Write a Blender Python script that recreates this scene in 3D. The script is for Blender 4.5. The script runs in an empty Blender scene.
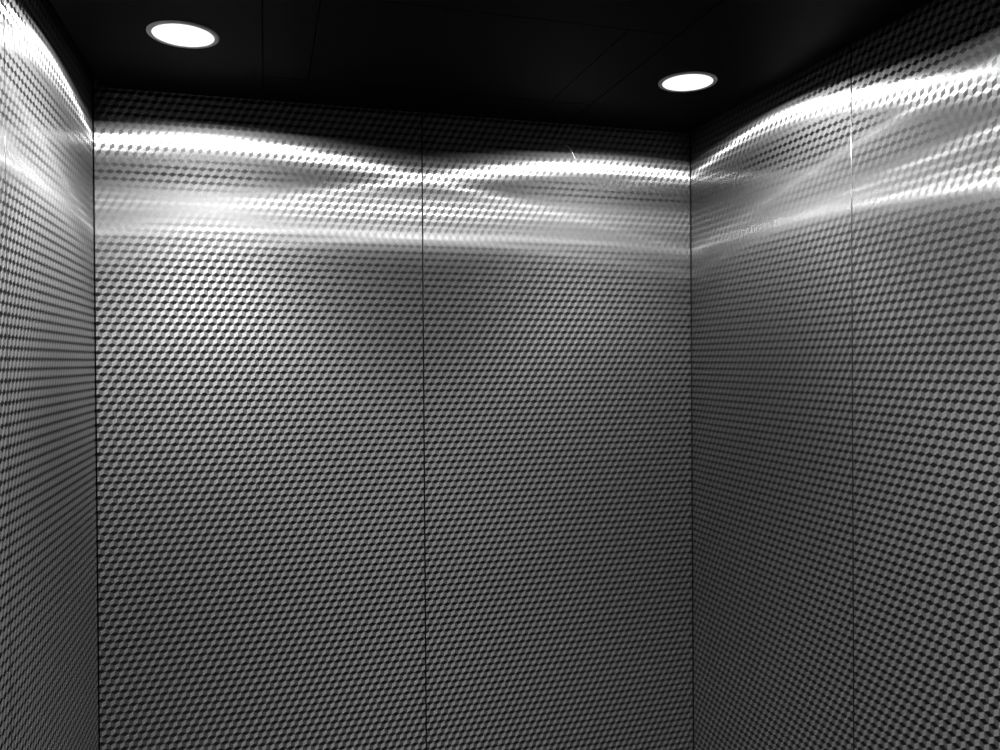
import bpy, math
from math import sin, cos, radians, pi, sqrt

# ------------------------------------------------------------------ units
R = 0.0155                      # one row of the cube pattern on the steel, in metres
CAMH = 1.60                     # camera height
W = 91.5 * R                    # cabin width  (x: 0 .. W)
D = 130.0 * R                   # cabin depth  (y: 0 = back wall .. -D = door side)
H = CAMH + 37.45 * R            # ceiling height
sc = bpy.context.scene
C = sc.collection

# ------------------------------------------------------------------ camera
F_PX = 815.0
cd = bpy.data.cameras.new('camera')
cam = bpy.data.objects.new('camera', cd)
C.objects.link(cam)
sc.camera = cam
cd.sensor_fit = 'HORIZONTAL'
cd.sensor_width = 36.0
cd.lens = 36.0 * F_PX / 1000.0
cd.clip_start = 0.01
cam.location = (22.5 * R, -123.0 * R, CAMH)
PITCH, YAW, ROLL = -0.35, -16.06, -0.38
from mathutils import Matrix, Vector
cam.rotation_euler = (Matrix.Rotation(radians(YAW), 3, 'Z') @
                      Matrix.Rotation(radians(90 + PITCH), 3, 'X') @
                      Matrix.Rotation(radians(ROLL), 3, 'Z')).to_euler()
cd.shift_y = -0.0097

# ------------------------------------------------------------------ world, exposure
wd = bpy.data.worlds.new('landing_light')
sc.world = wd
wd.use_nodes = True
bg = wd.node_tree.nodes['Background']
bg.inputs[0].default_value = (1, 1, 1, 1)
bg.inputs[1].default_value = 0.005
vs = sc.view_settings
vs.view_transform = 'Standard'
vs.look = 'None'
vs.gamma = 1.0
vs.use_curve_mapping = False
vs.exposure = -0.25
cy = sc.cycles
cy.blur_glossy = 0.0
cy.caustics_reflective = True
cy.max_bounces = 8
cy.glossy_bounces = 6
cy.sample_clamp_indirect = 8.0
cy.use_denoising = True
cy.use_adaptive_sampling = False

# the photometric profile of the four downlights: radiance against the sine of
# the angle below the horizontal (cut off near the horizontal, bright rim ring)
LAMP_POWER = 60.0 * 3.0
def profile(glow, rim, down):
    return [(e, min(1.0, v * (down if e > 0.5 else 1.0) / 60.0)) for e, v in (
        (0.00, 0.0), (0.130, 0.0), (0.155, glow), (0.182, glow), (0.20, max(3.5, 0.6 * glow)), (0.219, 14.0),
        (0.226, rim), (0.233, 14.0), (0.253, 4.0), (0.28, 1.7), (0.40, 1.7), (0.55, 3.2), (0.68, 5.4),
        (0.80, 10.5), (0.90, 8.8), (0.96, 4.5), (1.0, 3.0))]

# ------------------------------------------------------------------ helpers
def nodes(name):
    m = bpy.data.materials.new(name)
    m.use_nodes = True
    nt = m.node_tree
    nt.nodes.clear()
    out = nt.nodes.new('ShaderNodeOutputMaterial')
    return m, nt, out

def principled(name, col, rough, metal=0.0, noise=0.0, scale=40.0, stretch=(1, 1, 1), emit=0.0, spec=0.5):
    m, nt, out = nodes(name)
    b = nt.nodes.new('ShaderNodeBsdfPrincipled')
    b.inputs['Base Color'].default_value = (col, col, col, 1)
    b.inputs['Roughness'].default_value = rough
    b.inputs['Metallic'].default_value = metal
    b.inputs['Specular IOR Level'].default_value = spec
    if emit:
        b.inputs['Emission Color'].default_value = (1, 1, 1, 1)
        b.inputs['Emission Strength'].default_value = emit
    if noise:
        tc = nt.nodes.new('ShaderNodeTexCoord')
        mp = nt.nodes.new('ShaderNodeMapping')
        mp.inputs['Scale'].default_value = stretch
        nz = nt.nodes.new('ShaderNodeTexNoise')
        nz.inputs['Scale'].default_value = scale
        nz.inputs['Detail'].default_value = 4
        mr = nt.nodes.new('ShaderNodeMapRange')
        mr.inputs['To Min'].default_value = max(0.02, rough - noise)
        mr.inputs['To Max'].default_value = rough + noise
        nt.links.new(tc.outputs['Object'], mp.inputs['Vector'])
        nt.links.new(mp.outputs['Vector'], nz.inputs['Vector'])
        nt.links.new(nz.outputs['Fac'], mr.inputs['Value'])
        nt.links.new(mr.outputs['Result'], b.inputs['Roughness'])
    nt.links.new(b.outputs['BSDF'], out.inputs['Surface'])
    return m

def steel(name, along_h, along_v, base_rough, base_mix, col):
    """Brushed stainless facet: one anisotropic lobe (slope widths along the
    horizontal and the vertical of the wall) over a broad satin lobe."""
    m, nt, out = nodes(name)
    g = nt.nodes.new('ShaderNodeBsdfAnisotropic')
    g.distribution = 'GGX'
    r2 = sqrt(along_h * along_v)
    k = sqrt(along_v / along_h)          # alpha_T / r2, T = vertical
    a = (1 - k) if k < 1 else -(1 - 1 / k)
    tv = nt.nodes.new('ShaderNodeCombineXYZ')
    tv.inputs['Z'].default_value = 1.0
    g.inputs['Roughness'].default_value = sqrt(r2)
    g.inputs['Anisotropy'].default_value = a
    g.inputs['Color'].default_value = (col, col, col, 1)
    nt.links.new(tv.outputs[0], g.inputs['Tangent'])
    b = nt.nodes.new('ShaderNodeBsdfAnisotropic')
    b.distribution = 'GGX'
    b.inputs['Roughness'].default_value = base_rough
    b.inputs['Color'].default_value = (col, col, col, 1)
    mx = nt.nodes.new('ShaderNodeMixShader')
    mx.inputs[0].default_value = base_mix
    nt.links.new(g.outputs[0], mx.inputs[1])
    nt.links.new(b.outputs[0], mx.inputs[2])
    nt.links.new(mx.outputs[0], out.inputs['Surface'])
    return m

def mesh_obj(name, verts, faces, mats, parent=None, fmat=None, smooth=False):
    me = bpy.data.meshes.new(name)
    me.from_pydata(verts, [], faces)
    for m in (mats if isinstance(mats, (list, tuple)) else [mats]):
        me.materials.append(m)
    if fmat:
        me.polygons.foreach_set('material_index', fmat)
    if smooth:
        me.polygons.foreach_set('use_smooth', [True] * len(me.polygons))
    me.update()
    o = bpy.data.objects.new(name, me)
    C.objects.link(o)
    if parent:
        o.parent = parent
        o.matrix_parent_inverse = parent.matrix_world.inverted()
    return o

def box(name, a, b, mat, parent=None):
    x0, y0, z0 = a
    x1, y1, z1 = b
    v = [(x0, y0, z0), (x1, y0, z0), (x1, y1, z0), (x0, y1, z0),
         (x0, y0, z1), (x1, y0, z1), (x1, y1, z1), (x0, y1, z1)]
    f = [(0, 3, 2, 1), (4, 5, 6, 7), (0, 1, 5, 4), (1, 2, 6, 5), (2, 3, 7, 6), (3, 0, 4, 7)]
    return mesh_obj(name, v, f, mat, parent)

def lathe(name, prof, mat, n=64, parent=None, smooth=True):
    v, f = [], []
    k = len(prof)
    for i in range(n):
        a = 2 * pi * i / n
        for r, z in prof:
            v.append((r * cos(a), r * sin(a), z))
    for i in range(n):
        j = (i + 1) % n
        for q in range(k - 1):
            f.append((i * k + q, j * k + q, j * k + q + 1, i * k + q + 1))
    o = mesh_obj(name, v, f, mat, None, smooth=smooth)
    if parent:
        o.parent = parent
    return o

def tag(o, label=None, cat=None, group=None, kind=None):
    if label: o['label'] = label
    if cat: o['category'] = cat
    if group: o['group'] = group
    if kind: o['kind'] = kind
    return o

# ------------------------------------------------------------------ materials
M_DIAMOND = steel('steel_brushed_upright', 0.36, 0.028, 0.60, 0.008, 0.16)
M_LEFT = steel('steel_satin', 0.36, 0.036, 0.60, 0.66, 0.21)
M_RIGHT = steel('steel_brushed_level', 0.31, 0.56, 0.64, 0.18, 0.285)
M_EDGE = principled('steel_edge', 0.16, 0.3, 1.0)
M_GAP = principled('joint_black', 0.006, 0.7)
M_CEIL = principled('ceiling_dark_brushed_metal', 0.002, 0.40, 0.0, 0.05, 60, (1, 25, 1), spec=0.025)
M_FLOOR = principled('floor_dark_rubber', 0.02, 0.55, 0.0, 0.1, 90)
M_RING = principled('lamp_ring_metal', 0.85, 0.45, 0.0)
M_LENS = principled('lamp_lens', 0.8, 0.4, 0.0, emit=1.3)
M_LENS.cycles.emission_sampling = 'NONE'
M_FRONT = principled('brushed_steel_plain', 0.5, 0.4, 1.0, 0.05, 60, (30, 30, 1))
M_SCRATCH = principled('scratch_bright', 0.8, 0.3, 1.0)

# ------------------------------------------------------------------ floor, ceiling
T = 0.03
fl = box('floor', (-T, -D - 0.9, -0.04), (W + T, T, 0), M_FLOOR)
tag(fl, kind='structure')

HW = H + 0.045                    # the walls run up behind the inset ceiling
ce = box('ceiling', (-T, -D, HW), (W + T, T, HW + 0.04), M_GAP)
tag(ce, kind='structure')

INS = 1.4                         # shadow gap between the ceiling panels and the walls, in rows
def ceil_panel(u0, u1, v0, v1, name='ceiling_panel'):
    g = 0.0010
    return box(name, (u0 * R + g, -v1 * R + g, H), (u1 * R - g, -v0 * R - g, H + 0.02), M_CEIL, ce)
WU, DU = W / R, D / R
S0, S1 = 22.5, WU - 22.8
HATCH = (28.3, WU - 29.0, 11.5, 38.0)
ceil_panel(INS, S0, INS, DU)
ceil_panel(S1, WU - INS, INS, DU)
ceil_panel(S0, S1, INS, HATCH[2])
ceil_panel(S0, HATCH[0], HATCH[2], HATCH[3])
ceil_panel(HATCH[1], S1, HATCH[2], HATCH[3])
ceil_panel(S0, S1, HATCH[3], DU)
ceil_panel(*HATCH, name='ceiling_hatch')

# ------------------------------------------------------------------ walls
A = R / 1.5                       # edge of a rhombus
COL = 0.992 * A * sqrt(3.0)               # spacing of the cubes along a row
ZREF = CAMH + 1.43 * R            # height of one row of diamond centres

def clip(poly, u0, u1, z0, z1):
    for ax, lim, sgn in ((0, u0, 1), (0, u1, -1), (1, z0, 1), (1, z1, -1)):
        res = []
        n = len(poly)
        for i in range(n):
            p, q = poly[i], poly[(i + 1) % n]
            dp, dq = sgn * (p[ax] - lim), sgn * (q[ax] - lim)
            if dp >= 0:
                res.append(p)
            if (dp >= 0) != (dq >= 0):
                t = dp / (dp - dq)
                res.append((p[0] + t * (q[0] - p[0]), p[1] + t * (q[1] - p[1])))
        poly = res
        if len(poly) < 3:
            return []
    return poly

def cube_pattern(u0, u1, z0, z1, phase, put, parent, flip):
    """Tumbling-block facets of one panel: polygons clipped to the panel."""
    verts, faces, mats = [], [], []
    hw = COL / 2
    k0 = int((z0 - ZREF) / R) - 2
    k1 = int((z1 - ZREF) / R) + 3
    for k in range(k0, k1):
        zc = ZREF + k * R
        off = phase + (hw if k % 2 else 0)
        i0 = int((u0 - off) / COL) - 2
        i1 = int((u1 - off) / COL) + 3
        for i in range(i0, i1):
            uc = off + i * COL
            if uc < u0 - COL or uc > u1 + COL:
                continue
            top = [(uc - hw, zc), (uc, zc - A / 2), (uc + hw, zc), (uc, zc + A / 2)]
            lef = [(uc - hw, zc), (uc - hw, zc - A), (uc, zc - 1.5 * A), (uc, zc - A / 2)]
            rig = [(uc, zc - A / 2), (uc, zc - 1.5 * A), (uc + hw, zc - A), (uc + hw, zc)]
            for c, poly in ((0, top), (1, lef), (2, rig)):
                inside = (uc - hw > u0 and uc + hw < u1 and zc - 1.5 * A > z0 and zc + A / 2 < z1)
                if not inside:
                    poly = clip(poly, u0, u1, z0, z1)
                    if not poly:
                        continue
                if flip:
                    poly = poly[::-1]
                b = len(verts)
                verts.extend(put(u, z, 0.0) for u, z in poly)
                faces.append(tuple(range(b, b + len(poly))))
                mats.append(c)
    o = mesh_obj('cube_pattern', verts, faces, [M_DIAMOND, M_LEFT, M_RIGHT], parent, mats)
    return tag(o, kind='stuff')

def wall(name, put, flip, spans, backing):
    """spans: (u0, u1, pattern phase) of each panel; put(u, z, d): wall coordinates
    (d = depth out of the room) to world, u running left to right as seen from inside."""
    w = box(name, *backing, M_GAP)
    tag(w, kind='structure')
    z0, z1 = 0.004, HW - 0.0015
    e = 0.0010                     # rolled edge of each sheet
    for u0, u1, ph in spans:
        o_ = []
        for (du, dd) in ((0, 0.010), (0, 0.0012), (e, 0.0001)):
            for u, z in ((u0 + du, z0 + du), (u1 - du, z0 + du), (u1 - du, z1 - du), (u0 + du, z1 - du)):
                o_.append(put(u, z, dd))
        f = []
        for s in range(2):
            for i in range(4):
                j = (i + 1) % 4
                q = (s * 4 + i, s * 4 + j, s * 4 + 4 + j, s * 4 + 4 + i)
                f.append(q[::-1] if flip else q)
        q = (8, 9, 10, 11)
        f.append(q[::-1] if flip else q)
        p = mesh_obj('wall_panel', o_, f, M_EDGE, w)
        cube_pattern(u0 + e, u1 - e, z0 + e, z1 - e, ph, put, p, flip)
    return w, p

G = 0.0008
SEAM = 45.75 * R
V1, V2 = 39.5 * R, 79.5 * R
V1R = 39.1 * R
# back wall: u = x
wb, back_right_panel = wall('wall_back', lambda u, z, d: (u, d, z), False,
     [(0.0018, SEAM - G, 0.0066), (SEAM + G, W - 0.0018, SEAM + 0.5 * COL)],
     ((-T, 0.010, 0), (W + T, T, HW)))
# right wall: u = distance from the back wall, left to right as seen from inside
wall('wall_right', lambda u, z, d: (W + d, -u, z), False,
     [(0.0018, V1R - G, V1R + COL / 2), (V1R + G, V2 - G, V1R + COL / 2), (V2 + G, D, V1R + COL / 2)],
     ((W + 0.010, -D, 0), (W + T, 0.010, HW)))
# left wall: u runs from the door to the back wall
wall('wall_left', lambda u, z, d: (-d, u - D, z), False,
     [(0, D - V2 - G, D - V1), (D - V2 + G, D - V1 - G, D - V1), (D - V1 + G, D - 0.0018, D - V1)],
     ((-T, -D, 0), (-0.010, 0.010, HW)))

# front wall: two return panels and a header around the open doorway
fw = box('wall_front', (-T, -D - 0.03, 2.08), (W + T, -D, HW + 0.04), M_FRONT)
tag(fw, kind='structure')
box('return_panel', (-T, -D - 0.03, 0), (0.16, -D, 2.08), M_FRONT, fw)
box('return_panel', (W - 0.16, -D - 0.03, 0), (W + T, -D, 2.08), M_FRONT, fw)

# ------------------------------------------------------------------ downlights
RO, RI = 3.9 * R, 3.35 * R
def downlight(u, v, power, glow, rim, down, label):
    PROFILE = profile(glow, rim, down)
    root = bpy.data.objects.new('downlight', None)
    C.objects.link(root)
    root.location = (u * R, -v * R, H)
    tag(root, label, 'ceiling light', 'recessed ceiling downlights')
    lathe('trim_ring', [(RO, 0.0), (RO, -0.0012), (RO - 0.0015, -0.0026), (RI + 0.001, -0.0026),
                        (RI, -0.0018), (RI, 0.002)], M_RING, 72, root)
    prof = [(RI * t, -0.0022 - 0.004 * (1 - t * t)) for t in [1, .95, .88, .75, .6, .45, .3, .15, .001]]
    lathe('lens', prof, M_LENS, 64, root)
    ld = bpy.data.lights.new('downlight_beam', 'AREA')
    ld.shape = 'DISK'
    ld.size = 2 * RI * 0.45
    ld.energy = 1.0
    ld.use_nodes = True
    nt = ld.node_tree
    em = nt.nodes['Emission']
    ge = nt.nodes.new('ShaderNodeNewGeometry')
    dt = nt.nodes.new('ShaderNodeVectorMath'); dt.operation = 'DOT_PRODUCT'
    ab = nt.nodes.new('ShaderNodeMath'); ab.operation = 'ABSOLUTE'
    rp = nt.nodes.new('ShaderNodeValToRGB')
    cr = rp.color_ramp
    while len(cr.elements) < len(PROFILE):
        cr.elements.new(0.5)
    for el, (p, s) in zip(cr.elements, PROFILE):
        el.position = p
    for el, (p, s) in zip(cr.elements, PROFILE):
        el.position = p
        el.color = (s, s, s, 1)
    mu = nt.nodes.new('ShaderNodeMath'); mu.operation = 'MULTIPLY'
    mu.inputs[1].default_value = LAMP_POWER * power
    nt.links.new(ge.outputs['Normal'], dt.inputs[0])
    nt.links.new(ge.outputs['Incoming'], dt.inputs[1])
    nt.links.new(dt.outputs['Value'], ab.inputs[0])
    nt.links.new(ab.outputs[0], rp.inputs[0])
    nt.links.new(rp.outputs['Color'], mu.inputs[0])
    nt.links.new(mu.outputs[0], em.inputs['Strength'])
    lo = bpy.data.objects.new('beam', ld)
    C.objects.link(lo)
    lo.parent = root
    lo.location = (0, 0, -0.0075)
    return root

downlight(13.8, 23.4, 1.2, 2.0, 45.0, 0.80, 'bright round ceiling light above the left wall, larger of the two in view')
downlight(77.6, 24.1, 0.85, 2.0, 45.0, 0.45, 'bright round ceiling light near the right wall corner, smaller of the two in view')
downlight(30.0, 76.5, 0.95, 8.0, 36.0, 1.1, 'round ceiling light nearer the doorway, left of the cabin centre')
downlight(61.5, 76.5, 0.95, 8.0, 36.0, 1.3, 'round ceiling light nearer the doorway, right of the cabin centre')

# ------------------------------------------------------------------ fine scratch on the back wall
def strand(name, pts, rad, mat, parent):
    v, f, n = [], [], 6
    for i, (x, z) in enumerate(pts):
        for k in range(n):
            a = 2 * pi * k / n
            v.append((x + rad * cos(a) * 0.7, -0.0003 + rad * sin(a) * 0.6, z + rad * cos(a) * 0.7))
    for i in range(len(pts) - 1):
        for k in range(n):
            j = (k + 1) % n
            f.append((i * n + k, i * n + j, i * n + n + j, i * n + n + k))
    return mesh_obj(name, v, f, mat, parent)

def on_back(px, py):
    d = cam.rotation_euler.to_matrix() @ Vector(((px - 500) / F_PX, (375 - py) / F_PX + cd.shift_y * 1000 / F_PX, -1))
    t = -cam.location.y / d.y
    return (cam.location.x + d.x * t, cam.location.z + d.z * t)
arc = [(559, 147.5), (562, 146), (565, 145.4), (568, 146.5), (570.5, 149.5), (572.5, 153), (575, 158.5)]
strand('scratch', [on_back(*p) for p in arc], 0.0007, M_SCRATCH, back_right_panel)
